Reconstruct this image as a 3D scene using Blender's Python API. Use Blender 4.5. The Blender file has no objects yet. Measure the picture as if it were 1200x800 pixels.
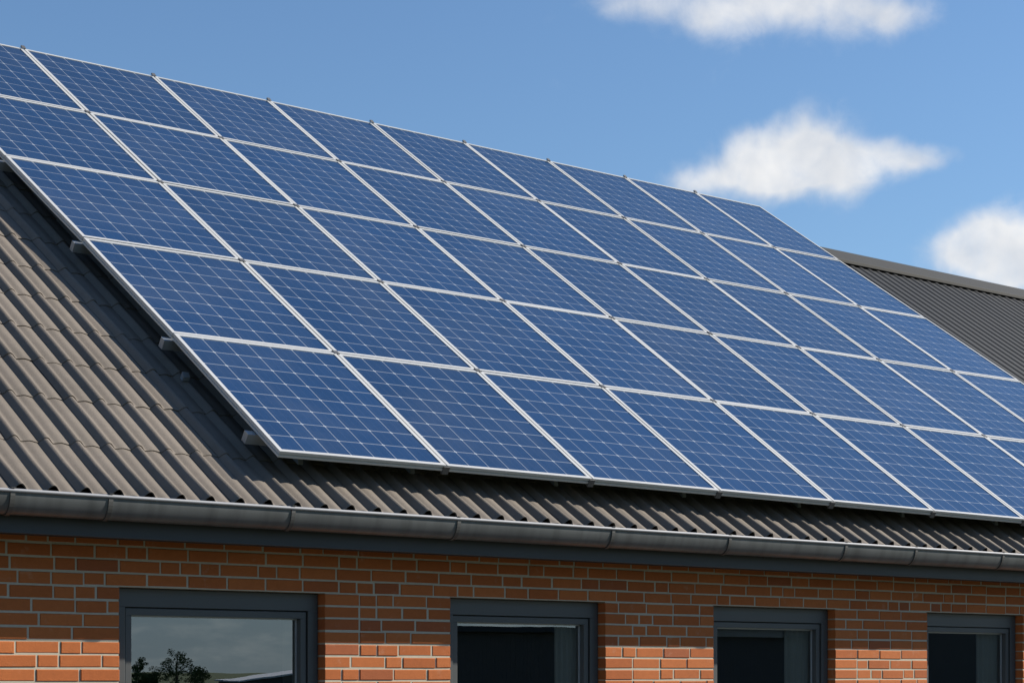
import bpy, bmesh, math, random
from mathutils import Vector, Matrix
R = math.radians
random.seed(7)
SC = bpy.context.scene
COL = SC.collection

# ------------------------------------------------------------------ camera, sky, sun, exposure
F_PX, YAW, HOR = 2255.99, R(39.5724), 786.6           # focal length and horizon in pixels of the 1200x800 photo
cam = bpy.data.cameras.new('camera')
cam.sensor_width = 36.0
cam.lens = F_PX / 1200 * 36
cam.shift_y = (HOR - 400) / 1200
cam.clip_start, cam.clip_end = 0.1, 6000
cam_ob = bpy.data.objects.new('camera', cam)
COL.objects.link(cam_ob)
cam_ob.location = (0, 0, 1.6)
cam_ob.rotation_euler = (R(90), 0, -YAW)
SC.camera = cam_ob
FWD = Vector((math.sin(YAW), math.cos(YAW), 0))
RGT = Vector((math.cos(YAW), -math.sin(YAW), 0))

SUN_TO = Vector((1.26, -0.56, 0.835)).normalized()     # towards the sun
SUN_EL = math.asin(SUN_TO.z)
SUN_ROT = math.atan2(SUN_TO.x, SUN_TO.y)
SKY_STRENGTH, SUN_STRENGTH, EXPOSURE = 0.085, 5.0, 0.60

sun = bpy.data.lights.new('sun', 'SUN')
sun.energy = SUN_STRENGTH
sun.angle = R(0.55)
sun.color = (1.0, 0.93, 0.82)
sun_ob = bpy.data.objects.new('sun', sun)
COL.objects.link(sun_ob)
sun_ob.location = SUN_TO * 60
sun_ob.rotation_euler = SUN_TO.to_track_quat('Z', 'Y').to_euler()

SC.view_settings.view_transform = 'Standard'
SC.view_settings.look = 'None'
SC.view_settings.exposure = EXPOSURE
SC.view_settings.gamma = 1.0
SC.view_settings.use_curve_mapping = False
SC.cycles.use_denoising = True
SC.cycles.max_bounces = 10
SC.cycles.transparent_max_bounces = 12


class NT:
    """small helper around a node tree"""
    def __init__(self, tree):
        self.t = tree
        self.t.nodes.clear()

    def n(self, typ, **kw):
        nd = self.t.nodes.new(typ)
        ins = kw.pop('ins', {})
        for k, v in kw.items():
            setattr(nd, k, v)
        for k, v in ins.items():
            self.set(nd, k, v)
        return nd

    def set(self, nd, k, v):
        s = nd.inputs[k]
        if isinstance(v, bpy.types.NodeSocket):
            self.t.links.new(v, s)
        elif isinstance(v, bpy.types.Node):
            self.t.links.new(v.outputs[0], s)
        else:
            s.default_value = v

    def m(self, op, a, b=0.0, c=0.0, clamp=False):
        nd = self.n('ShaderNodeMath', operation=op, use_clamp=clamp)
        for i, v in enumerate((a, b, c)):
            self.set(nd, i, v)
        return nd.outputs[0]

    def v(self, op, a, b=(0, 0, 0)):
        nd = self.n('ShaderNodeVectorMath', operation=op)
        self.set(nd, 0, a)
        self.set(nd, 1, b)
        return nd.outputs['Value'] if op in ('DOT_PRODUCT', 'LENGTH') else nd.outputs[0]

    def ramp(self, x, lo, hi):
        nd = self.n('ShaderNodeMapRange', interpolation_type='SMOOTHSTEP')
        for k, v in zip((0, 1, 2, 3, 4), (x, lo, hi, 0.0, 1.0)):
            self.set(nd, k, v)
        return nd.outputs[0]

    def mix(self, f, a, b):
        nd = self.n('ShaderNodeMix', data_type='RGBA')
        self.set(nd, 0, f)
        self.set(nd, 6, a)
        self.set(nd, 7, b)
        return nd.outputs[2]

    def noise(self, vec, scale, detail=4.0, rough=0.55, dist=0.0):
        nd = self.n('ShaderNodeTexNoise')
        for k, v in (('Vector', vec), ('Scale', scale), ('Detail', detail), ('Roughness', rough), ('Distortion', dist)):
            self.set(nd, k, v)
        return nd


def px(x, y):                                         # photo pixel -> gnomonic sky coordinates
    return ((x - 600) / F_PX, (HOR - y) / F_PX, 0.0)


world = bpy.data.worlds.new('World')
SC.world = world
world.use_nodes = True
w = NT(world.node_tree)
sky = w.n('ShaderNodeTexSky', sky_type='NISHITA', sun_disc=False, sun_elevation=SUN_EL, sun_rotation=SUN_ROT,
          altitude=150.0, air_density=1.2, dust_density=0.3, ozone_density=6.3)
d = w.n('ShaderNodeTexCoord').outputs['Generated']
df = w.v('DOT_PRODUCT', d, tuple(FWD))
front = w.ramp(df, 0.25, 0.4)
dfs = w.m('MAXIMUM', df, 0.2)
cu = w.m('DIVIDE', w.v('DOT_PRODUCT', d, tuple(RGT)), dfs)
cv = w.m('DIVIDE', w.v('DOT_PRODUCT', d, (0, 0, 1)), dfs)
comb = w.n('ShaderNodeCombineXYZ', ins={0: cu, 1: cv}).outputs[0]
warp = w.noise(d, 26.0, 3.0, 0.6)
wv = w.v('SCALE', w.v('SUBTRACT', warp.outputs['Color'], (0.5, 0.5, 0.5)))
wv.node.inputs['Scale'].default_value = 0.022
pos = w.v('ADD', comb, wv)
CLOUDS = [  # photo pixel, radii in pixels, weight
    (812, 207, 40, 20, .8), (880, 182, 38, 32, 1.0), (903, 212, 70, 26, 1.0), (950, 172, 40, 40, 1.1), (968, 205, 55, 30, .9),
    (1012, 184, 40, 30, .72), (1052, 178, 40, 24, .62), (1088, 182, 36, 15, .5),
    (722, 4, 45, 20, .55), (790, 6, 60, 34, .6), (842, 28, 38, 34, .6), (900, 2, 60, 34, .7), (965, 6, 70, 36, .78), (1050, 16, 56, 30, .78),
    (1122, 290, 34, 30, .85), (1162, 276, 38, 34, 1.1), (1216, 285, 50, 42, 1.1), (1180, 318, 60, 26, .8), (1260, 330, 80, 40, 1.0)]
field = None
for x, y, rx, ry, amp in CLOUDS:
    q = w.v('MULTIPLY', w.v('SUBTRACT', pos, px(x, y)), (F_PX / rx, F_PX / ry, 0))
    e = w.m('MULTIPLY', w.m('EXPONENT', w.m('MULTIPLY', w.v('DOT_PRODUCT', q, q), -1.0)), amp)
    field = e if field is None else w.m('ADD', field, e)
fb = w.noise(d, 42.0, 8.0, 0.62, 0.25).outputs[0]
fl = w.noise(d, 14.0, 4.0, 0.55).outputs[0]
dens = w.m('ADD', w.m('MINIMUM', field, 1.15), w.m('MULTIPLY', w.m('SUBTRACT', fb, 0.5), 0.95))
cover = w.m('MULTIPLY', w.m('MULTIPLY', w.ramp(dens, 0.12, 1.36), front), 0.97)
# thin streaks of cloud over the rest of the sky, behind the camera
wisp = w.m('MULTIPLY', w.m('MULTIPLY', w.ramp(w.noise(w.v('MULTIPLY', d, (1, 1, 3.0)), 7.0, 6.0, 0.6).outputs[0], 0.55, 0.8), 0.30),
           w.m('SUBTRACT', 1.0, front))
# relief of the billows: difference of the puff noise towards the light, plus greyer undersides
sunward = w.v('ADD', d, tuple((Vector((0, 0, 1)) * 0.8 + RGT * 0.5) * 0.013))
relief = w.m('SUBTRACT', w.noise(d, 30.0, 3.5, 0.5, 0.25).outputs[0], w.noise(sunward, 30.0, 3.5, 0.5, 0.25).outputs[0])
lit = w.m('ADD', w.m('MULTIPLY', relief, 1.9), w.m('ADD', 0.66, w.m('MULTIPLY', w.m('SUBTRACT', fl, 0.5), 1.2)), clamp=True)
ccol = w.mix(lit, (4.9, 5.2, 5.7, 1), (7.2, 7.2, 7.2, 1))
full = w.mix(w.m('ADD', cover, wisp, clamp=True), sky.outputs[0], ccol)
# added unseen low grey-blue stratus behind the camera; tints pane reflections, dims ambient light
el = w.v('DOT_PRODUCT', d, (0, 0, 1))
added_bank = w.m('MULTIPLY', w.m('MULTIPLY', w.ramp(w.m('ADD', el, w.m('MULTIPLY', w.m('SUBTRACT', fl, 0.5), 0.10)), 0.36, 0.08), 0.9), w.m('SUBTRACT', 1.0, front))
btex = w.noise(w.v('MULTIPLY', d, (1, 1, 3.5)), 30.0, 6.0, 0.6).outputs[0]
full = w.mix(added_bank, full, w.mix(w.ramp(btex, 0.42, 0.72), (1.75, 2.5, 3.0, 1), (2.7, 3.35, 3.7, 1)))
bg = w.n('ShaderNodeBackground', ins={'Color': full, 'Strength': SKY_STRENGTH})
w.n('ShaderNodeOutputWorld', ins={0: bg})


# ------------------------------------------------------------------ helpers
def link(o, parent=None):
    COL.objects.link(o)
    if parent is not None:
        o.parent = parent
    return o


def tag(o, label=None, cat=None, group=None, kind=None):
    for k, v in (('label', label), ('category', cat), ('group', group), ('kind', kind)):
        if v:
            o[k] = v
    return o


def empty(name, loc, label=None, cat=None, group=None):
    o = bpy.data.objects.new(name, None)
    o.empty_display_size = 0.2
    o.location = loc
    tag(o, label, cat, group)
    return link(o)


class MB:
    """collects faces; build() links them as one mesh object"""
    def __init__(self):
        self.v, self.f, self.uv, self.tone, self.smooth = [], [], {}, {}, set()

    def quad(self, pts, uv=None, tone=None, smooth=False):
        b = len(self.v)
        self.v += [tuple(p) for p in pts]
        i = len(self.f)
        self.f.append(tuple(range(b, b + len(pts))))
        if uv:
            self.uv[i] = uv
        if tone is not None:
            self.tone[i] = tone
        if smooth:
            self.smooth.add(i)

    def hexa(self, p, tone=None):                     # 8 corners: bottom ring 0-3, top ring 4-7
        for a in ((3, 2, 1, 0), (4, 5, 6, 7), (0, 1, 5, 4), (1, 2, 6, 5), (2, 3, 7, 6), (3, 0, 4, 7)):
            self.quad([p[k] for k in a], tone=tone)

    def box(self, x0, x1, y0, y1, z0, z1, tone=None):
        self.hexa([(x0, y0, z0), (x1, y0, z0), (x1, y1, z0), (x0, y1, z0), (x0, y0, z1), (x1, y0, z1), (x1, y1, z1), (x0, y1, z1)], tone)

    def grid(self, rows, closed=False, smooth=True, tone=None):   # rows of points
        n = len(rows[0])
        b = len(self.v)
        for r in rows:
            self.v += [tuple(p) for p in r]
        for i in range(len(rows) - 1):
            for j in range(n if closed else n - 1):
                k = (j + 1) % n
                if smooth:
                    self.smooth.add(len(self.f))
                if tone is not None:
                    self.tone[len(self.f)] = tone
                self.f.append((b + i * n + j, b + i * n + k, b + (i + 1) * n + k, b + (i + 1) * n + j))

    def build(self, name, mat, parent=None, origin=None, bevel=0.0):
        o0 = Vector(origin) if origin is not None else Vector((0, 0, 0))
        me = bpy.data.meshes.new(name)
        me.from_pydata([tuple(Vector(p) - o0) for p in self.v], [], self.f)
        if self.uv:
            l = me.uv_layers.new(name='UVMap')
            for p in me.polygons:
                for k, li in enumerate(p.loop_indices):
                    l.data[li].uv = self.uv.get(p.index, ((0, 0),) * 8)[k]
        if self.tone:
            at = me.attributes.new('tone', 'FLOAT', 'FACE')
            for p in me.polygons:
                at.data[p.index].value = self.tone.get(p.index, 0.5)
        for i in self.smooth:
            me.polygons[i].use_smooth = True
        if isinstance(mat, (list, tuple)):
            for m_ in mat:
                me.materials.append(m_)
        else:
            me.materials.append(mat)
        o = bpy.data.objects.new(name, me)
        if parent is None and origin is not None:
            o.location = o0
        if bevel:
            bm = bmesh.new()
            bm.from_mesh(me)
            bmesh.ops.remove_doubles(bm, verts=bm.verts, dist=1e-5)
            bm.to_mesh(me)
            bm.free()
            md = o.modifiers.new('bevel', 'BEVEL')
            md.width, md.segments, md.limit_method = bevel, 2, 'ANGLE'
        return link(o, parent)


def new_mat(name):
    m = bpy.data.materials.new(name)
    m.use_nodes = True
    return m, NT(m.node_tree)


def finish(nt, bsdf):
    nt.n('ShaderNodeOutputMaterial', ins={0: bsdf})


def simple(name, col, rough=0.5, metal=0.0, spec=0.5, var=0.12, scale=6.0, bump=0.0, bscale=80.0):
    m, nt = new_mat(name)
    pos = nt.n('ShaderNodeNewGeometry').outputs['Position']
    nz = nt.noise(pos, scale, 6.0, 0.6).outputs[0]
    k = nt.m('ADD', 1.0 - var, nt.m('MULTIPLY', nz, 2 * var))
    c = nt.v('SCALE', (col[0], col[1], col[2]))
    nt.set(c.node, 'Scale', k)
    b = nt.n('ShaderNodeBsdfPrincipled', ins={'Base Color': c, 'Metallic': metal, 'Specular IOR Level': spec})
    nt.set(b, 'Roughness', nt.m('ADD', rough - 0.06, nt.m('MULTIPLY', nz, 0.12)))
    if bump:
        bp = nt.n('ShaderNodeBump', ins={'Strength': bump, 'Distance': 0.002, 'Height': nt.noise(pos, bscale, 5.0, 0.7).outputs[0]})
        nt.set(b, 'Normal', bp)
    finish(nt, b)
    return m


# ------------------------------------------------------------------ materials
M = {}
M['anthracite'] = simple('anthracite', (0.064, 0.069, 0.071), 0.42, var=0.08)
M['fascia'] = simple('fascia', (0.031, 0.034, 0.038), 0.45, var=0.12)
M['gasket'] = simple('gasket', (0.012, 0.012, 0.013), 0.6)
M['spacer'] = simple('spacer', (0.42, 0.43, 0.45), 0.35, metal=0.4)
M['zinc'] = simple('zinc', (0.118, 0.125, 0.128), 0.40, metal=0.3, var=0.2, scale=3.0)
def weathered(m):
    nt = m.node_tree
    b = next(n for n in nt.nodes if n.type == 'BSDF_PRINCIPLED')
    src = b.inputs['Base Color'].links[0].from_socket
    pos = nt.nodes.new('ShaderNodeNewGeometry').outputs['Position']
    mp = nt.nodes.new('ShaderNodeVectorMath')
    mp.operation = 'MULTIPLY'
    nt.links.new(pos, mp.inputs[0])
    mp.inputs[1].default_value = (14.0, 1.0, 1.5)
    nz = nt.nodes.new('ShaderNodeTexNoise')
    nz.inputs['Scale'].default_value = 1.0
    nz.inputs['Detail'].default_value = 6.0
    nt.links.new(mp.outputs[0], nz.inputs['Vector'])
    mr = nt.nodes.new('ShaderNodeMapRange')
    for k, v in ((1, 0.45), (2, 0.75), (3, 1.0), (4, 0.62)):
        mr.inputs[k].default_value = v
    nt.links.new(nz.outputs[0], mr.inputs[0])
    sc = nt.nodes.new('ShaderNodeVectorMath')
    sc.operation = 'SCALE'
    nt.links.new(src, sc.inputs[0])
    nt.links.new(mr.outputs[0], sc.inputs['Scale'])
    nt.links.new(sc.outputs[0], b.inputs['Base Color'])


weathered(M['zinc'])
M['zinc_rim_highlight'] = simple('zinc_rim_highlight', (0.289, 0.297, 0.315), 0.62, metal=0.2, var=0.1)  # paler copy of the zinc: the bead's bright sky highlight put into its colour
M['zinc_dark'] = simple('zinc_dark', (0.085, 0.085, 0.082), 0.5, metal=0.3)
M['aluminium'] = simple('aluminium', (0.545, 0.545, 0.530), 0.42, metal=0.15, var=0.06, scale=3.0)
M['clamp'] = simple('clamp', (0.13, 0.13, 0.13), 0.5, metal=0.4)
M['rail'] = simple('rail', (0.357, 0.383, 0.408), 0.4, metal=0.5)
M['ridge_metal'] = simple('ridge_metal', (0.040, 0.040, 0.037), 0.7, spec=0.25, var=0.15, scale=2.0)
M['sheet_metal'] = simple('sheet_metal', (0.027, 0.029, 0.031), 0.65, spec=0.25, var=0.2, scale=1.2)
M['underlay'] = simple('underlay', (0.02, 0.02, 0.022), 0.8)
M['soffit'] = simple('soffit', (0.035, 0.035, 0.036), 0.7)
M['plaster'] = simple('plaster', (0.72, 0.72, 0.70), 0.8, var=0.05)
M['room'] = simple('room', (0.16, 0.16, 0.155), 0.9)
M['blind'] = simple('blind', (0.360, 0.360, 0.369), 0.6)
M['curtain'] = simple('curtain', (0.40, 0.39, 0.35), 0.9, var=0.05)
M['mortar'] = simple('mortar', (0.45, 0.405, 0.315), 0.9, var=0.2, scale=30.0, bump=0.5, bscale=300.0)


def brick_material():
    m, nt = new_mat('brick')
    tone = nt.n('ShaderNodeAttribute', attribute_name='tone').outputs['Fac']
    pos = nt.n('ShaderNodeNewGeometry').outputs['Position']
    a = nt.mix(nt.ramp(tone, 0.0, 1.0), (0.365, 0.101, 0.027, 1), (0.450, 0.136, 0.038, 1))
    dark = nt.ramp(tone, 0.10, 0.0)
    a = nt.mix(nt.m('MULTIPLY', dark, 0.45), a, (0.24, 0.075, 0.04, 1))
    nz = nt.noise(pos, 38.0, 7.0, 0.68)
    big = nt.noise(pos, 2.2, 4.0, 0.6).outputs[0]
    streak = nt.noise(nt.v('MULTIPLY', pos, (1, 1, 4.0)), 60.0, 4.0, 0.6).outputs[0]
    k = nt.m('ADD', 0.70, nt.m('ADD', nt.m('MULTIPLY', nz.outputs[0], 0.34), nt.m('MULTIPLY', big, 0.26)))
    k = nt.m('ADD', k, nt.m('MULTIPLY', nt.m('SUBTRACT', streak, 0.5), 0.16))
    c = nt.v('SCALE', a)
    nt.set(c.node, 'Scale', k)
    lime = nt.m('MULTIPLY', nt.ramp(nt.noise(pos, 11.0, 6.0, 0.7).outputs[0], 0.58, 0.78), 0.22)
    c = nt.mix(lime, c, (0.52, 0.40, 0.30, 1))
    bp = nt.n('ShaderNodeBump', ins={'Strength': 0.5, 'Distance': 0.004, 'Height': nt.noise(pos, 160.0, 6.0, 0.7).outputs[0]})
    finish(nt, nt.n('ShaderNodeBsdfPrincipled', ins={'Base Color': c, 'Roughness': 0.85, 'Specular IOR Level': 0.3, 'Normal': bp}))
    return m


def tile_material():
    m, nt = new_mat('roof_tile')
    tone = nt.n('ShaderNodeAttribute', attribute_name='tone').outputs['Fac']
    pos = nt.n('ShaderNodeNewGeometry').outputs['Position']
    a = nt.mix(tone, (0.148, 0.127, 0.106, 1), (0.176, 0.151, 0.127, 1))
    nz = nt.noise(pos, 22.0, 7.0, 0.7).outputs[0]
    big = nt.noise(pos, 1.6, 5.0, 0.65).outputs[0]
    k = nt.m('ADD', 0.62, nt.m('ADD', nt.m('MULTIPLY', nz, 0.36), nt.m('MULTIPLY', big, 0.40)))
    c = nt.v('SCALE', a)
    nt.set(c.node, 'Scale', k)
    lichen = nt.ramp(nt.noise(pos, 48.0, 5.0, 0.7).outputs[0], 0.66, 0.74)
    c = nt.mix(nt.m('MULTIPLY', lichen, 0.30), c, (0.34, 0.31, 0.25, 1))
    grime = nt.ramp(nt.noise(nt.v('MULTIPLY', pos, (1.0, 0.2, 0.2)), 13.0, 5.0, 0.7).outputs[0], 0.56, 0.74)
    c = nt.mix(nt.m('MULTIPLY', grime, 0.26), c, (0.085, 0.075, 0.065, 1))
    bp = nt.n('ShaderNodeBump', ins={'Strength': 0.45, 'Distance': 0.004, 'Height': nt.noise(pos, 120.0, 6.0, 0.75).outputs[0]})
    finish(nt, nt.n('ShaderNodeBsdfPrincipled', ins={'Base Color': c, 'Roughness': 0.82, 'Specular IOR Level': 0.3, 'Normal': bp}))
    return m


def cell_material():
    m, nt = new_mat('solar_cells')
    uv = nt.n('ShaderNodeUVMap', uv_map='UVMap').outputs[0]
    sep = nt.n('ShaderNodeSeparateXYZ', ins={0: uv})
    dist = []
    for k in (0, 1):
        fr = nt.m('FRACT', sep.outputs[k])
        dist.append(nt.m('SUBTRACT', 0.5, nt.m('ABSOLUTE', nt.m('SUBTRACT', fr, 0.5))))
    line = nt.m('LESS_THAN', nt.m('MINIMUM', dist[0], nt.m('MULTIPLY', dist[1], 0.95)), 0.021)
    dia = nt.m('LESS_THAN', nt.m('ADD', dist[0], dist[1]), 0.078)
    grid = nt.m('MAXIMUM', nt.m('MULTIPLY', line, 0.50), nt.m('MULTIPLY', dia, 0.9))
    bus = nt.m('LESS_THAN', nt.m('ABSOLUTE', nt.m('SUBTRACT', nt.m('FRACT', nt.m('MULTIPLY', sep.outputs[0], 3.0)), 0.5)), 0.020)
    grid = nt.m('MAXIMUM', grid, nt.m('MULTIPLY', bus, 0.06))
    cell = nt.n('ShaderNodeTexWhiteNoise', noise_dimensions='2D', ins={'Vector': nt.v('FLOOR', uv)}).outputs[0]
    pos = nt.n('ShaderNodeNewGeometry').outputs['Position']
    cry = nt.n('ShaderNodeTexVoronoi', feature='F1', ins={'Vector': pos, 'Scale': 55.0}).outputs['Color']
    k = nt.m('ADD', 0.86, nt.m('ADD', nt.m('MULTIPLY', cell, 0.16), nt.m('MULTIPLY', nt.v('DOT_PRODUCT', cry, (0.33, 0.33, 0.33)), 0.14)))
    obj = nt.n('ShaderNodeObjectInfo').outputs['Random']
    k = nt.m('MULTIPLY', k, nt.m('ADD', 0.90, nt.m('MULTIPLY', obj, 0.20)))
    base = nt.v('SCALE', (0.0098, 0.0345, 0.096))
    nt.set(base.node, 'Scale', k)
    c = nt.mix(grid, base, (0.38, 0.41, 0.44, 1))
    dust = nt.noise(pos, 1.3, 7.0, 0.7).outputs[0]
    c = nt.mix(nt.m('MULTIPLY', nt.ramp(dust, 0.35, 0.8), 0.05), c, (0.40, 0.40, 0.38, 1))
    ro = nt.m('ADD', 0.08, nt.m('MULTIPLY', nt.ramp(dust, 0.3, 0.8), 0.10))
    finish(nt, nt.n('ShaderNodeBsdfPrincipled', ins={'Base Color': c, 'Roughness': ro, 'Specular IOR Level': 0.5}))
    return m


def pane_material():
    m, nt = new_mat('window_glass')
    g = nt.n('ShaderNodeBsdfGlossy', ins={'Roughness': 0.0, 'Color': (0.93, 0.97, 1.0, 1)})
    pos = nt.n('ShaderNodeNewGeometry').outputs['Position']
    bp = nt.n('ShaderNodeBump', ins={'Strength': 0.02, 'Distance': 0.01, 'Height': nt.noise(pos, 2.0, 2.0, 0.5).outputs[0]})
    nt.set(g, 'Normal', bp)
    t = nt.n('ShaderNodeBsdfTransparent', ins={'Color': (0.90, 0.93, 0.92, 1)})
    fr = nt.n('ShaderNodeFresnel', ins={'IOR': 1.5})
    fac = nt.m('MULTIPLY_ADD', fr.outputs[0], 1.5, 0.27, clamp=True)
    mx = nt.n('ShaderNodeMixShader', ins={0: fac, 1: t, 2: g})
    finish(nt, mx)
    return m


def leaf_material(name, a, b):
    m, nt = new_mat(name)
    tone = nt.n('ShaderNodeAttribute', attribute_name='tone').outputs['Fac']
    c = nt.mix(tone, (*a, 1), (*b, 1))
    finish(nt, nt.n('ShaderNodeBsdfPrincipled', ins={'Base Color': c, 'Roughness': 0.7, 'Specular IOR Level': 0.2}))
    return m


M['brick'] = brick_material()
M['tile'] = tile_material()
M['cells'] = cell_material()
M['pane'] = pane_material()
M['leaf'] = leaf_material('leaf', (0.035, 0.06, 0.02), (0.08, 0.11, 0.035))
M['hedge'] = leaf_material('hedge', (0.012, 0.020, 0.010), (0.028, 0.04, 0.018))
M['bark'] = simple('bark', (0.10, 0.075, 0.055), 0.9)
M['timber'] = simple('timber', (0.05, 0.045, 0.04), 0.8)
M['coping'] = simple('coping', (0.5, 0.5, 0.5), 0.5)


# ------------------------------------------------------------------ roof coordinates
O = Vector((6.24753, 13.14169, 6.18117))              # top-left node of the array
PIT = R(34.549)
UX = Vector((1, 0, 0))
DN = Vector((0, -math.cos(PIT), -math.sin(PIT)))      # down the slope
NR = Vector((0, -math.sin(PIT), math.cos(PIT)))       # out of the roof


def RP(u, v, h=0.0):                                  # along the eave, down the slope, out of the array's glass plane
    return O + UX * u + DN * v + NR * h


V_RIDGE, V_EAVE, H_TILE = 0.25, 6.415, -0.178
U_L, U_R = -9.0, 8.02                                 # tiled roof from gable to the wing

# ------------------------------------------------------------------ ground (setting)
def ground():
    m, nt = new_mat('grass_ground')
    pos = nt.n('ShaderNodeNewGeometry').outputs['Position']
    c = nt.mix(nt.noise(pos, 0.6, 8.0, 0.7).outputs[0], (0.03, 0.05, 0.016, 1), (0.06, 0.075, 0.03, 1))
    finish(nt, nt.n('ShaderNodeBsdfPrincipled', ins={'Base Color': c, 'Roughness': 0.95, 'Specular IOR Level': 0.1}))
    b = MB()
    b.quad([(-2500, -2500, 0), (2500, -2500, 0), (2500, 2500, 0), (-2500, 2500, 0)])
    tag(b.build('ground', m), kind='structure')
    m2, nt = new_mat('paving')
    pos = nt.n('ShaderNodeNewGeometry').outputs['Position']
    br = nt.n('ShaderNodeTexBrick', offset=0.5, ins={'Vector': pos, 'Scale': 1.0, 'Color1': (0.075, 0.073, 0.07, 1), 'Color2': (0.06, 0.058, 0.055, 1),
                                                    'Mortar': (0.04, 0.04, 0.04, 1), 'Mortar Size': 0.006, 'Brick Width': 0.6, 'Row Height': 0.4})
    finish(nt, nt.n('ShaderNodeBsdfPrincipled', ins={'Base Color': br.outputs[0], 'Roughness': 0.9}))
    b = MB()
    b.box(-4, 30, 4.2, 8.2, -0.02, 0.03)
    tag(b.build('paved_path', m2), kind='structure')


ground()

# ------------------------------------------------------------------ house
WALL_Y = 8.23
COURSE, JOINT = 0.0645, 0.0102
HEAD_Z = 2.0034
SILL_Z = HEAD_Z - 17 * COURSE
WINS = [(4.385, 5.557), (6.372, 7.503), (8.393, 9.504), (10.440, 11.512), (12.47, 13.55)]
X_L, X_R = O.x + U_L + 0.35, O.x + U_R + 0.0

house = empty('house', (X_L, WALL_Y, 0), 'red brick house with a brown tiled roof carrying the solar array', 'house')
HO = house.location.copy()


def hb(mb, name, mat, parent=None, bevel=0.0):        # a part of the house (coordinates given in the world)
    return mb.build(name, mat, parent or house, origin=HO, bevel=bevel)


def brick_wall(x_l, x_r, wins):
    b, mo = MB(), MB()
    top = 2.40
    n_lo = -int(HEAD_Z / COURSE)
    # mortar body: solid strips round the openings, set back behind the brick faces
    ym0, ym1 = WALL_Y + 0.004, WALL_Y + 0.10
    edges = [x_l] + [e for w_ in wins for e in (w_[0], w_[1])] + [x_r]
    mo.box(x_l, x_r, ym0, ym1, HEAD_Z, top)
    mo.box(x_l, x_r, ym0, ym1, 0, SILL_Z)
    for i in range(0, len(edges), 2):
        mo.box(edges[i] + (0.003 if i else 0), edges[i + 1] - (0.003 if i + 2 < len(edges) else 0), ym0, ym1, SILL_Z, HEAD_Z)
    rows = 0
    k = n_lo
    while HEAD_Z + k * COURSE < top:
        z0 = HEAD_Z + k * COURSE + JOINT / 2
        z1 = z0 + COURSE - JOINT
        inwin = SILL_Z - 0.001 < z0 - JOINT / 2 and z1 < HEAD_Z + 0.001
        spans = [(edges[i], edges[i + 1]) for i in range(0, len(edges), 2)] if inwin else [(x_l, x_r)]
        for s0, s1 in spans:
            x = s0
            if s0 == x_l:
                x -= random.choice((0.0, 0.055, 0.115, 0.17))
            run = 0
            while x < s1 - 0.02:
                if k % 2 == 0:
                    L = random.choice((0.212, 0.212, 0.100, 0.156, 0.212))
                else:
                    L = random.choice((0.212, 0.100, 0.212, 0.212, 0.128))
                xa, xb = max(x, s0), min(x + L, s1)
                if s1 - xb < 0.06:
                    xb = s1
                tone = random.random()
                j = random.uniform(-.0012, .0012)
                jz = random.uniform(-.0016, .0016)
                yf = WALL_Y + random.uniform(-.0015, .0025)
                c = 0.003
                za, zb = z0 + jz, z1 + jz + random.uniform(-.001, .001)
                # face with a worn arris
                fo = [(xa, yf + c, za), (xb, yf + c, za + j), (xb, yf + c, zb + j), (xa, yf + c, zb)]
                fi = [(xa + c, yf, za + c), (xb - c, yf, za + c + j), (xb - c, yf, zb - c + j), (xa + c, yf, zb - c)]
                bk = [(p[0], WALL_Y + (0.098 if (inwin and (p[0] in (s0, s1))) else 0.03), p[2]) for p in fo]
                b.quad(fi, tone=tone)
                for q in range(4):
                    r = (q + 1) % 4
                    b.quad([fo[q], fo[r], fi[r], fi[q]], tone=tone)
                    b.quad([bk[q], bk[r], fo[r], fo[q]], tone=tone)
                x = xb + JOINT * random.uniform(0.8, 1.2)
        k += 1
    wall = hb(b, 'wall', M['brick'])
    hb(mo, 'mortar', M['mortar'], wall)
    return wall


brick_wall(X_L, X_R, WINS)

# the remaining walls of the house and the dark rooms behind the windows
g = MB()
yb = 2 * 13.1 - WALL_Y
zr = RP(0, V_RIDGE, H_TILE - 0.10).z
for x0, x1 in ((X_L, X_L + 0.1), (X_R - 0.1, X_R)):
    pr = [(WALL_Y + 0.11, 0), (yb, 0), (yb, 2.4), (13.05, zr - 0.1), (WALL_Y + 0.11, 2.4)]
    g.quad([(x0, y, z) for y, z in pr])
    g.quad([(x1, y, z) for y, z in reversed(pr)])
g.box(X_L, X_R, yb, yb + 0.1, 0, 2.4)
hb(g, 'end_wall', M['brick'])

room = MB()
yi0, yi1 = WALL_Y + 0.125, WALL_Y + 0.40               # inner leaf with plastered reveals
xs = [X_L + 0.1] + [e for w_ in WINS for e in w_] + [X_R - 0.1]
room.box(xs[0], xs[-1], yi0, yi1, HEAD_Z, 2.35)
room.box(xs[0], xs[-1], yi0, yi1, 0.05, SILL_Z)
for i in range(0, len(xs), 2):
    room.box(xs[i], xs[i + 1], yi0, yi1, SILL_Z + 0.0005, HEAD_Z - 0.0005)
hb(room, 'inner_wall', M['plaster'])
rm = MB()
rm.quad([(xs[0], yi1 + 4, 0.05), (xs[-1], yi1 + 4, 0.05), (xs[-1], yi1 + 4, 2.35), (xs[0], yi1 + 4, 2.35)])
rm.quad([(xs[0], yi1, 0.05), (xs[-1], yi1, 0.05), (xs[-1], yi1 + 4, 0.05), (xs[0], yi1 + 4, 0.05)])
rm.quad([(xs[0], WALL_Y + 0.1, 2.352), (xs[-1], WALL_Y + 0.1, 2.352), (xs[-1], yi1 + 4, 2.352), (xs[0], yi1 + 4, 2.352)])
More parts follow.
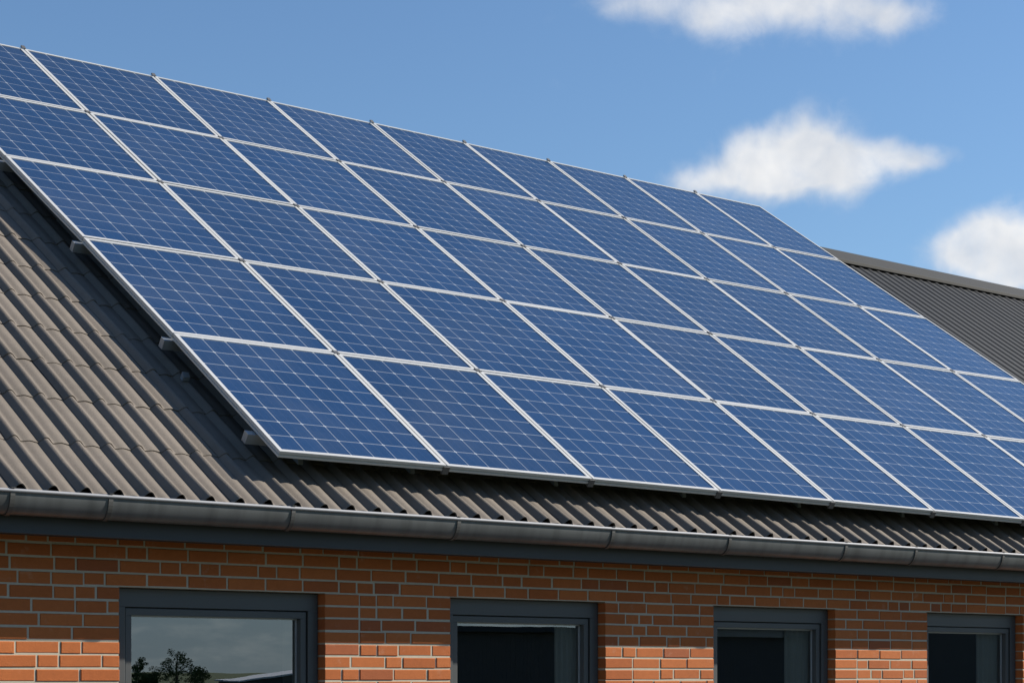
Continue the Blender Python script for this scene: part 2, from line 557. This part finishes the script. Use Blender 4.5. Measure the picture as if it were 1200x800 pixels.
for xp in (5.96, 7.95, 9.97, 12.0):                    # partitions between the rooms
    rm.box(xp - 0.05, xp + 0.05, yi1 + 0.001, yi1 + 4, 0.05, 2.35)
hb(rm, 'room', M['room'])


def ring(mb, x0, x1, z0, z1, wl, wr, wt, wb, y0, y1):
    mb.box(x0, x1, y0, y1, z1 - wt, z1)
    mb.box(x0, x1, y0, y1, z0, z0 + wb)
    mb.box(x0, x0 + wl, y0, y1, z0 + wb, z1 - wt)
    mb.box(x1 - wr, x1, y0, y1, z0 + wb, z1 - wt)


WLAB = ['dark grey window mirroring the sky and a distant tree', 'dark grey window with a pale curtain edge, second from the left',
        'dark grey window with a rolled blind, third from the left', 'narrow looking dark window at the right end, dark inside', None]
for i, (x0, x1) in enumerate(WINS):
    yf = WALL_Y + 0.062
    b = MB()
    ring(b, x0 + 0.003, x1 - 0.003, SILL_Z + 0.003, HEAD_Z - 0.003, 0.060, 0.060, 0.088, 0.07, yf, yf + 0.06)
    fr = hb(b, 'window', M['anthracite'], bevel=0.003)
    if WLAB[i]:
        fr['label'] = WLAB[i]
    b = MB()
    ax0, ax1, az0, az1 = x0 + 0.063, x1 - 0.063, SILL_Z + 0.073, HEAD_Z - 0.091
    ring(b, ax0, ax1, az0, az1, 0.006, 0.006, 0.006, 0.006, yf + 0.022, yf + 0.058)
    hb(b, 'gasket', M['gasket'], fr)
    b = MB()
    bx0, bx1, bz0, bz1 = ax0 + 0.006, ax1 - 0.006, az0 + 0.006, az1 - 0.006
    ring(b, bx0, bx1, bz0, bz1, 0.034, 0.034, 0.034, 0.034, yf + 0.010, yf + 0.056)
    hb(b, 'sash', M['anthracite'], fr, bevel=0.003)
    b = MB()
    cx0, cx1, cz0, cz1 = bx0 + 0.034, bx1 - 0.034, bz0 + 0.034, bz1 - 0.034
    ring(b, cx0, cx1, cz0, cz1, 0.007, 0.007, 0.007, 0.007, yf + 0.044, yf + 0.054)
    hb(b, 'glazing_bead', M['spacer'], fr)
    b = MB()
    yg = yf + 0.049
    e = 0.006
    b.quad([(cx0 + e, yg, cz0 + e), (cx1 - e, yg, cz0 + e), (cx1 - e, yg, cz1 - e), (cx0 + e, yg, cz1 - e)])
    hb(b, 'pane', M['pane'], fr)
    b = MB()                                           # outside sill
    b.hexa([(x0 - 0.03, WALL_Y - 0.05, SILL_Z - 0.05), (x1 + 0.03, WALL_Y - 0.05, SILL_Z - 0.05), (x1 + 0.03, WALL_Y - 0.001, SILL_Z - 0.05),
            (x0 - 0.03, WALL_Y - 0.001, SILL_Z - 0.05), (x0 - 0.03, WALL_Y - 0.05, SILL_Z - 0.022), (x1 + 0.03, WALL_Y - 0.05, SILL_Z - 0.022),
            (x1 + 0.03, WALL_Y - 0.001, SILL_Z - 0.005), (x0 - 0.03, WALL_Y - 0.001, SILL_Z - 0.005)])
    hb(b, 'window_sill', M['anthracite'], fr)
    if i in (1, 2, 3):
        b = MB()
        wc = (0, .16, .22, .24)[i]
        pts = [(cx1 + 0.03 - (wc + 0.03) * k / 24, yf + 0.085 + 0.006 * math.sin(k * 1.3)) for k in range(25)]
        b.grid([[(x, y, z) for x, y in pts] for z in (SILL_Z + 0.06, HEAD_Z - 0.03)])
        b.grid([[(x, y + 0.004, z) for x, y in pts] for z in (SILL_Z + 0.06, HEAD_Z - 0.03)])
        hb(b, 'curtain', M['curtain'], fr)
    if i == 2:
        b = MB()
        b.box(cx0 - 0.02, cx1 + 0.02, yf + 0.10, yf + 0.115, HEAD_Z - 0.185, HEAD_Z - 0.02)
        hb(b, 'blind', M['blind'], fr)

# roof deck under the tiles, soffit, fascia
b = MB()
for a, c in ((0.0, -0.03),):
    t0, t1 = H_TILE - 0.012, H_TILE - 0.05
    b.hexa([RP(U_L, V_EAVE - 0.06, t1), RP(U_R, V_EAVE - 0.06, t1), RP(U_R, V_RIDGE, t1), RP(U_L, V_RIDGE, t1),
            RP(U_L, V_EAVE - 0.06, t0), RP(U_R, V_EAVE - 0.06, t0), RP(U_R, V_RIDGE, t0), RP(U_L, V_RIDGE, t0)])
hb(b, 'roof_deck', M['underlay'])
b = MB()
FX0, FX1 = O.x + U_L, 24.4
FY, F_BOT, F_TOP = 7.972, 2.214, 2.378
b.box(FX0, FX1, FY, FY + 0.024, F_BOT, F_TOP)
b.box(FX0, FX1, FY - 0.004, FY - 0.0005, F_BOT, F_BOT + 0.012)
hb(b, 'fascia', M['fascia'])
b = MB()
b.box(FX0, FX1, FY + 0.0245, WALL_Y - 0.002, F_BOT + 0.012, F_BOT + 0.03)
hb(b, 'soffit', M['soffit'])

# tiled roof: every tile its own curved piece, in overlapping courses
PER = 0.1615


def tile_h(s):                                         # cross profile of one tile, s in 0..1
    if s < 0.46:
        return 0.028 * math.sin(math.pi * s / 0.46) ** 1.25
    q = (s - 0.46) / 0.54
    return 0.007 * math.sin(math.pi * q) ** 2 - 0.001


SS = [0, .05, .10, .15, .19, .23, .27, .31, .36, .41, .46, .55, .64, .73, .82, .91, 1.0]


def tiled_slope(name, pos, u0, u1, v_edges):
    b = MB()
    n = int((u1 - u0) / PER) + 1
    for ci in range(len(v_edges) - 1):
        va, vb = v_edges[ci], v_edges[ci + 1]          # va nearer the ridge
        for k in range(n):
            ua = u0 + k * PER
            tone = min(1, max(0, random.gauss(0.5, 0.15)))
            dv = random.uniform(-.005, .005)
            dh = random.uniform(-.0012, .0012)
            tw = random.uniform(-.0015, .0015)
            ve, vs = vb + dv, va - 0.03
            last = ci == len(v_edges) - 2
            rows = []
            for vv, lift in ((vs, -0.004), ((vs + ve) / 2, 0.001), (ve - 0.004, 0.0034), (ve, 0.0018)):
                rows.append([pos(ua + s * PER + tw * (vv - vs) * 3, vv, H_TILE + tile_h(s) * (1.22 if last and vv > vb - 0.1 else 1.0) + lift + dh + (0.008 if last and vv > vb - 0.1 else 0)) for s in SS])
            b.grid(rows, smooth=True, tone=tone)
            low = [pos(ua + s * PER, ve - 0.002, H_TILE + tile_h(s) * (1.22 if last else 1.0) + dh - 0.007 + (0.010 if last else 0)) for s in SS]
            b.grid([rows[-1], low], smooth=False, tone=tone)
    return hb(b, name, M['tile'])


v_edges = [V_RIDGE + 0.02]
vv = 5.45
back = []
while vv > V_RIDGE + 0.15:
    back.append(vv)
    vv -= 0.413
v_edges += sorted(back) + [5.93, V_EAVE]
tiled_slope('tiled_roof', RP, U_L, U_R, v_edges)
# back slope (plain) and ridge tiles
pr_ = RP(0, V_RIDGE, H_TILE)
b = MB()
b.quad([(O.x + U_L, pr_.y, pr_.z), (O.x + U_R, pr_.y, pr_.z), (O.x + U_R, pr_.y + 5.2, pr_.z - 5.2 * math.tan(PIT)), (O.x + U_L, pr_.y + 5.2, pr_.z - 5.2 * math.tan(PIT))])
hb(b, 'back_roof', M['tile'])

# gutter with straps
GY, GZ, GRY, GRZ = 7.898, 2.383, 0.066, 0.097


def gut(a, k=1.0, off=0.0):
    return (GY - math.cos(a) * (GRY * k + off), GZ - math.sin(a) * (GRZ * k + off))


b = MB()
GX0, GX1 = FX0, FX1
NG = 18
seams = [2.63, 3.657, 4.129, 5.104, 6.117, 7.198, 8.121, 9.145, 9.822, 10.736, 11.75, 12.77, 13.8]
ang = [math.pi * i / NG for i in range(NG + 1)]
b.grid([[(x, *gut(a)) for a in ang] for x in (GX0, GX1)])
b.grid([[(x, *gut(a, 1, -0.003)) for a in reversed(ang)] for x in (GX0, GX1)])
gutter = hb(b, 'gutter', M['zinc'])
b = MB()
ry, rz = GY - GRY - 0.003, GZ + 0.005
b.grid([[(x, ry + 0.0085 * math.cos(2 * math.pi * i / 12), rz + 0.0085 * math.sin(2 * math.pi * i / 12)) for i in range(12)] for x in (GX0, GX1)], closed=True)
hb(b, 'gutter_rim', M['zinc_rim_highlight'], gutter)
for x in seams:
    b = MB()
    w2 = 0.011
    prof = [(x - w2, 0.0005), (x - w2, 0.005), (x + w2, 0.005), (x + w2, 0.0005)]
    b.grid([[(xx, *gut(a, 1, off)) for xx, off in prof] for a in ang], closed=True, smooth=False)
    b.box(x - w2, x + w2, ry - 0.011, ry + 0.13, rz + 0.0105, rz + 0.0125)
    hb(b, 'gutter_strap', M['zinc_dark'], gutter)

# ------------------------------------------------------------------ wing with dark sheet-metal roof
wing = empty('house_wing', (O.x + U_R, WALL_Y, 0), 'house wing with dark corrugated metal roof and plain ridge cap, right of the array', 'building')
WO = wing.location.copy()
WU0, WU1 = U_R + 0.03, 18.0
b = MB()
PM = 0.135
n = int((WU1 - WU0) / PM)
prof = [(0, 0), (.18, 0), (.30, .8), (.38, 1), (.56, 1), (.64, .8), (.76, 0)]
us = []
for k in range(n):
    for s, h in prof:
        us.append((WU0 + (k + s) * PM, h * 0.011))
b.grid([[RP(u, v, -0.215 + h) for u, h in us] for v in (0.26, 3.2, V_EAVE)], smooth=False)
b.build('metal_roof', M['sheet_metal'], wing, origin=WO)
b = MB()
c0, c1 = RP(0, 0.265, -0.15), RP(0, 0.54, -0.165)
ux0, ux1 = O.x + U_R - 0.25, O.x + WU1 + 0.1
yb2 = 2 * c0.y - c1.y + 0.1
th = 0.03
b.hexa([(ux0, c1.y, c1.z - th), (ux1, c1.y, c1.z - th), (ux1, c0.y + 0.05, c0.z - 0.06), (ux0, c0.y + 0.05, c0.z - 0.06),
        (ux0, c1.y, c1.z), (ux1, c1.y, c1.z), (ux1, c0.y + 0.05, c0.z), (ux0, c0.y + 0.05, c0.z)])
b.hexa([(ux0, c0.y + 0.0505, c0.z - 0.06), (ux1, c0.y + 0.0505, c0.z - 0.06), (ux1, yb2, c1.z - th), (ux0, yb2, c1.z - th),
        (ux0, c0.y + 0.0505, c0.z), (ux1, c0.y + 0.0505, c0.z), (ux1, yb2, c1.z), (ux0, yb2, c1.z)])
b.build('ridge_cap', M['ridge_metal'], wing, origin=WO, bevel=0.0015)
b = MB()
t0, t1 = -0.222, -0.26
b.hexa([RP(WU0, V_EAVE - 0.05, t1), RP(WU1, V_EAVE - 0.05, t1), RP(WU1, 0.27, t1), RP(WU0, 0.27, t1),
        RP(WU0, V_EAVE - 0.05, t0), RP(WU1, V_EAVE - 0.05, t0), RP(WU1, 0.27, t0), RP(WU0, 0.27, t0)])
b.build('roof_deck', M['underlay'], wing, origin=WO)
b = MB()                                               # verge trim between the two roof coverings
b.hexa([RP(U_R - 0.01, V_EAVE, -0.22), RP(U_R + 0.10, V_EAVE, -0.22), RP(U_R + 0.10, 0.3, -0.22), RP(U_R - 0.01, 0.3, -0.22),
        RP(U_R - 0.01, V_EAVE, -0.13), RP(U_R + 0.10, V_EAVE, -0.13), RP(U_R + 0.10, 0.3, -0.13), RP(U_R - 0.01, 0.3, -0.13)])
b.build('verge_trim', M['sheet_metal'], wing, origin=WO, bevel=0.01)
b = MB()
b.box(X_R + 0.002, 24.2, WALL_Y + 0.002, WALL_Y + 0.2, 0, 2.4)
b.box(24.0, 24.2, WALL_Y + 0.21, yb, 0, 2.4)
b.build('wall', M['brick'], wing, origin=WO)
b = MB()
q0 = RP(0, 0.27, -0.22)
b.quad([(O.x + WU0, q0.y, q0.z), (O.x + WU1, q0.y, q0.z), (O.x + WU1, q0.y + 5.2, q0.z - 5.2 * math.tan(PIT)), (O.x + WU0, q0.y + 5.2, q0.z - 5.2 * math.tan(PIT))])
b.build('back_roof', M['sheet_metal'], wing, origin=WO)

# ------------------------------------------------------------------ solar array: 5 rows of 9 panels
CU = (-0.06205, 1.10239, -0.00104, -0.01866, -0.01208, 0.0121, 0.00638, 0.01723, -0.00103, -0.02062)
CV = (0.0755, -0.04303, 1.24428, 0.00594, 0.00689, -0.03838, -0.00432, -0.00432, 0.00479, 0.066)


def node(c, r):                                        # corner between panels, c = -1..8, r = 0..5
    k = (1, c, r, c * c, c * r, r * r, c ** 3 / 10, c * c * r / 10, c * r * r / 10, r ** 3 / 10)
    return sum(a * b_ for a, b_ in zip(CU, k)), sum(a * b_ for a, b_ in zip(CV, k))


ORD = ['first', 'second', 'third', 'fourth', 'fifth', 'sixth', 'seventh', 'eighth', 'ninth']
ROWN = ['top row', 'row below the top', 'middle row', 'row above the bottom', 'bottom row']
BAR, GAP, THK = 0.0225, 0.011, 0.035


def panel(c, r):
    q = [Vector((*node(c, r + 1), 0)), Vector((*node(c + 1, r + 1), 0)), Vector((*node(c + 1, r), 0)), Vector((*node(c, r), 0))]

    def inset(dist):
        out = []
        for i in range(4):
            p, a, e = q[i], q[i - 1], q[(i + 1) % 4]
            da, de = (a - p).normalized(), (e - p).normalized()
            out.append(p + (da + de) * dist)
        return out
    o, n_, gv = inset(GAP / 2), inset(GAP / 2 + BAR), inset(GAP / 2 + 0.006)
    base = RP(o[0].x, o[0].y, -THK)
    lab = 'blue solar panel in the %s of the array, %s' % (ROWN[r], 'at its right end' if c == 7 else ORD[c + 1] + ' from the left')
    root = empty('solar_panel', base, lab, 'solar panel', 'solar panels of the roof array')
    jit = random.uniform(-.002, .002)
    f = MB()
    P = lambda p, h: RP(p.x, p.y, h + jit)
    for i in range(4):
        k = (i + 1) % 4
        # mitred bars: top, outer, inner and lower faces
        f.quad([P(o[i], 0), P(o[k], 0), P(n_[k], 0), P(n_[i], 0)])
        for (ia, ha), (ib, hb_) in (((0, -THK), (0, -0.024)), ((0, -0.024), (1, -0.024)), ((1, -0.024), (1, -0.016)), ((1, -0.016), (0, -0.014)), ((0, -0.014), (0, 0.0))):
            A_, B_ = (o, gv)[ia], (o, gv)[ib]
            f.quad([P(A_[i], ha), P(A_[k], ha), P(B_[k], hb_), P(B_[i], hb_)])
        f.quad([P(n_[i], 0), P(n_[k], 0), P(n_[k], -THK), P(n_[i], -THK)])
        f.quad([P(n_[i], -THK), P(n_[k], -THK), P(o[k], -THK), P(o[i], -THK)])
    fr = f.build('frame', M['aluminium'], root, origin=base)
    gmb = MB()
    gmb.quad([P(p, -0.004) for p in n_], uv=((0, 0), (7, 0), (7, 8), (0, 8)))
    gmb.build('cell_sheet', M['cells'], root, origin=base)
    bk = MB()
    bk.quad([P(p, -0.012) for p in reversed(n_)])
    bk.build('back_sheet', M['underlay'], root, origin=base)
    return root


for r in range(5):
    for c in range(-1, 8):
        panel(c, r)

RAILS = [('topmost rail under the upper edge of the panels', 0), ('second support rail from the top of the array', 1), ('third support rail from the top, crossing the array', 2),
         ('support rail whose pale end shows high on the left edge', 3), ('support rail ending halfway down the left panel edge', 4), ('lowest support rail, its end by the bottom left corner', 5)]
for lab, r in RAILS:
    a, e = node(-1, r), node(8, r)
    dv = 0.26 if r == 0 else (-0.26 if r == 5 else 0.0)
    ul, ur = a[0] - 0.045, e[0] + 0.02
    vl, vr = a[1] + dv, e[1] + dv
    root = empty('mounting_rail', RP(ul, vl, -0.06), 'metal ' + lab, 'rail', 'mounting rails under the solar array')
    o0 = root.location.copy()
    f = MB()
    t, lo, hi = 0.021, -0.094, -THK - 0.004
    us_ = [ul + (ur - ul) * i / 9 for i in range(10)]
    vs_ = []
    for i in range(10):
        c = -1 + i
        vs_.append(node(c, r)[1] + dv)
    for i in range(9):
        f.hexa([RP(us_[i], vs_[i] + t, lo), RP(us_[i + 1], vs_[i + 1] + t, lo), RP(us_[i + 1], vs_[i + 1] - t, lo), RP(us_[i], vs_[i] - t, lo),
                RP(us_[i], vs_[i] + t, hi), RP(us_[i + 1], vs_[i + 1] + t, hi), RP(us_[i + 1], vs_[i + 1] - t, hi), RP(us_[i], vs_[i] - t, hi)])
    f.build('rail_bar', M['rail'], root, origin=o0)
    for i in range(10):                                # hooks down to the tiles
        f = MB()
        u, v = us_[i], vs_[i]
        if i == 0:
            u += 0.3
        arm = 0.09
        if i == 9:
            u -= 0.1
        f.hexa([RP(u, v + arm, -0.150), RP(u + 0.03, v + arm, -0.150), RP(u + 0.03, v + 0.022, -0.150), RP(u, v + 0.022, -0.150),
                RP(u, v + arm, -0.142), RP(u + 0.03, v + arm, -0.142), RP(u + 0.03, v + 0.022, -0.075), RP(u, v + 0.022, -0.075)])
        f.build('roof_hook', M['rail'], root, origin=o0)
    if r == 4:                                         # bare tip of one hook at the left edge
        u, v = ul + 0.03, vl + 0.235
        f = MB()
        f.hexa([RP(u, v + 0.03, -0.150), RP(u + 0.04, v + 0.03, -0.150), RP(u + 0.04, v, -0.150), RP(u, v, -0.150),
                RP(u, v + 0.03, -0.128), RP(u + 0.04, v + 0.03, -0.128), RP(u + 0.04, v, -0.112), RP(u, v, -0.112)])
        f.build('roof_hook', M['rail'], root, origin=o0)
    for c in range(0, 8):
        u, v = node(c, r)
        f = MB()
        if r == 0:
            f.hexa([RP(u - .016, v + .024, 0.003), RP(u + .016, v + .024, 0.003), RP(u + .016, v - .008, 0.003), RP(u - .016, v - .008, 0.003),
                    RP(u - .016, v + .024, 0.008), RP(u + .016, v + .024, 0.008), RP(u + .013, v - .008, 0.016), RP(u - .013, v - .008, 0.016)])
        elif r == 5:
            f.hexa([RP(u - .020, v + .001, -0.050), RP(u + .020, v + .001, -0.050), RP(u + .020, v - .018, -0.050), RP(u - .020, v - .018, -0.050),
                    RP(u - .020, v + .001, -0.006), RP(u + .020, v + .001, -0.006), RP(u + .020, v - .018, -0.004), RP(u - .020, v - .018, -0.004)])
        else:
            s = 0.018
            f.hexa([RP(u - s, v + s, -0.03), RP(u + s, v + s, -0.03), RP(u + s, v - s, -0.03), RP(u - s, v - s, -0.03),
                    RP(u - s, v + s, 0.005), RP(u + s, v + s, 0.005), RP(u + s, v - s, 0.005), RP(u - s, v - s, 0.005)])
        f.build('clamp', M['clamp'], root, origin=o0)

# ------------------------------------------------------------------ what the panes mirror: tree, shed, and an added dark building
def leaves(mb, centre, rad, n, size):
    for _ in range(n):
        while True:
            p = Vector([random.uniform(-1, 1) for _ in range(3)])
            if 0.25 < p.length < 1:
                break
        p = Vector((p.x * rad[0], p.y * rad[1], p.z * rad[2])) + Vector(centre)
        a = Vector([random.gauss(0, 1) for _ in range(3)]).normalized()
        b_ = a.orthogonal().normalized()
        s = size * random.uniform(0.6, 1.4)
        mb.quad([p - a * s, p - b_ * s * .6, p + a * s, p + b_ * s * .6], tone=random.random())


def tree(x, y, h, spread, label):
    root = empty('tree', (x, y, 0), label, 'tree')
    t = MB()
    for (p0, p1, r0, r1) in [((0, 0, 0), (0.05, 0, h * .55), .16, .08), ((0, 0, h * .28), (-spread * .45, 0.2, h * .5), .07, .03),
                             ((0, 0, h * .32), (spread * .45, -0.2, h * .55), .07, .03), ((0.05, 0, h * .5), (0.2, 0.1, h * .85), .07, .02)]:
        p0, p1 = Vector(p0), Vector(p1)
        ax = (p1 - p0).normalized()
        s = ax.orthogonal().normalized()
        q = ax.cross(s)
        t.grid([[p + (s * math.cos(k * math.pi / 4) + q * math.sin(k * math.pi / 4)) * rr for k in range(8)] for p, rr in ((p0, r0), (p1, r1))], closed=True)
    t.build('trunk', M['bark'], root)
    l = MB()
    for _ in range(70):
        t_ = random.random()
        side = random.uniform(-1, 1)
        peak = 0.50 + 0.42 * math.exp(-((side - 0.12) / 0.22) ** 2) - 0.22 * abs(side) ** 3 + 0.08 * math.sin(side * 9)
        cz = random.uniform(0.12, 1.0) ** 0.8 * peak
        leaves(l, (side * spread, random.uniform(-.6, .6) * spread * (1 - abs(side)), cz * h), (spread * random.uniform(.10, .2),) * 2 + (h * random.uniform(.05, .10),),
               90, 0.07)
    l.build('crown', M['leaf'], root)


tree(95.0, -150, 4.3, 3.4, 'round leafy tree far across the lawn, mirrored in the left window')
tree(90.6, -150, 2.9, 2.2, 'small bushy tree left of the round tree, mirrored in the window')
shed = empty('shed', (71.6, -100, 0), 'low dark shed with pale sloping roof edge, mirrored in the left window', 'shed')
b = MB()
b.hexa([(0, 0, 0), (14, 0, 0), (14, -3, 0), (0, -3, 0), (0, 0, 0.9), (14, 0, 2.35), (14, -3, 2.35), (0, -3, 0.9)])
b.build('wall', M['timber'], shed)
b = MB()
b.hexa([(-.2, .2, .92), (14.2, .2, 2.42), (14.2, -3.2, 2.42), (-.2, -3.2, .92), (-.2, .2, 1.02), (14.2, .2, 2.55), (14.2, -3.2, 2.55), (-.2, -3.2, 1.02)])
b.build('roof', M['coping'], shed)
added_barn = empty('added_outbuilding', (43.6, -40, 0), 'added long low dark timber building across the yard, unseen, darkens what the right windows mirror', 'added_outbuilding')  # added, unseen: gives the right panes something dark to mirror
b = MB()
for k in range(100):                                   # upright boards
    x = 0.2 * k
    b.box(x + 0.002, x + 0.198, -0.02, 0.0, 0.05, 3.1)
b.box(0, 20, -8, -0.025, 0, 3.1)
b.box(20.001, 110, -8, 0.0, 0, 4.3)
b.build('wall', M['timber'], added_barn)
b = MB()
b.box(-0.3, 20, -8.3, 0.3, 3.101, 3.32)
b.box(19.8, 110.3, -8.3, 0.31, 4.301, 4.52)
b.build('roof', M['underlay'], added_barn)
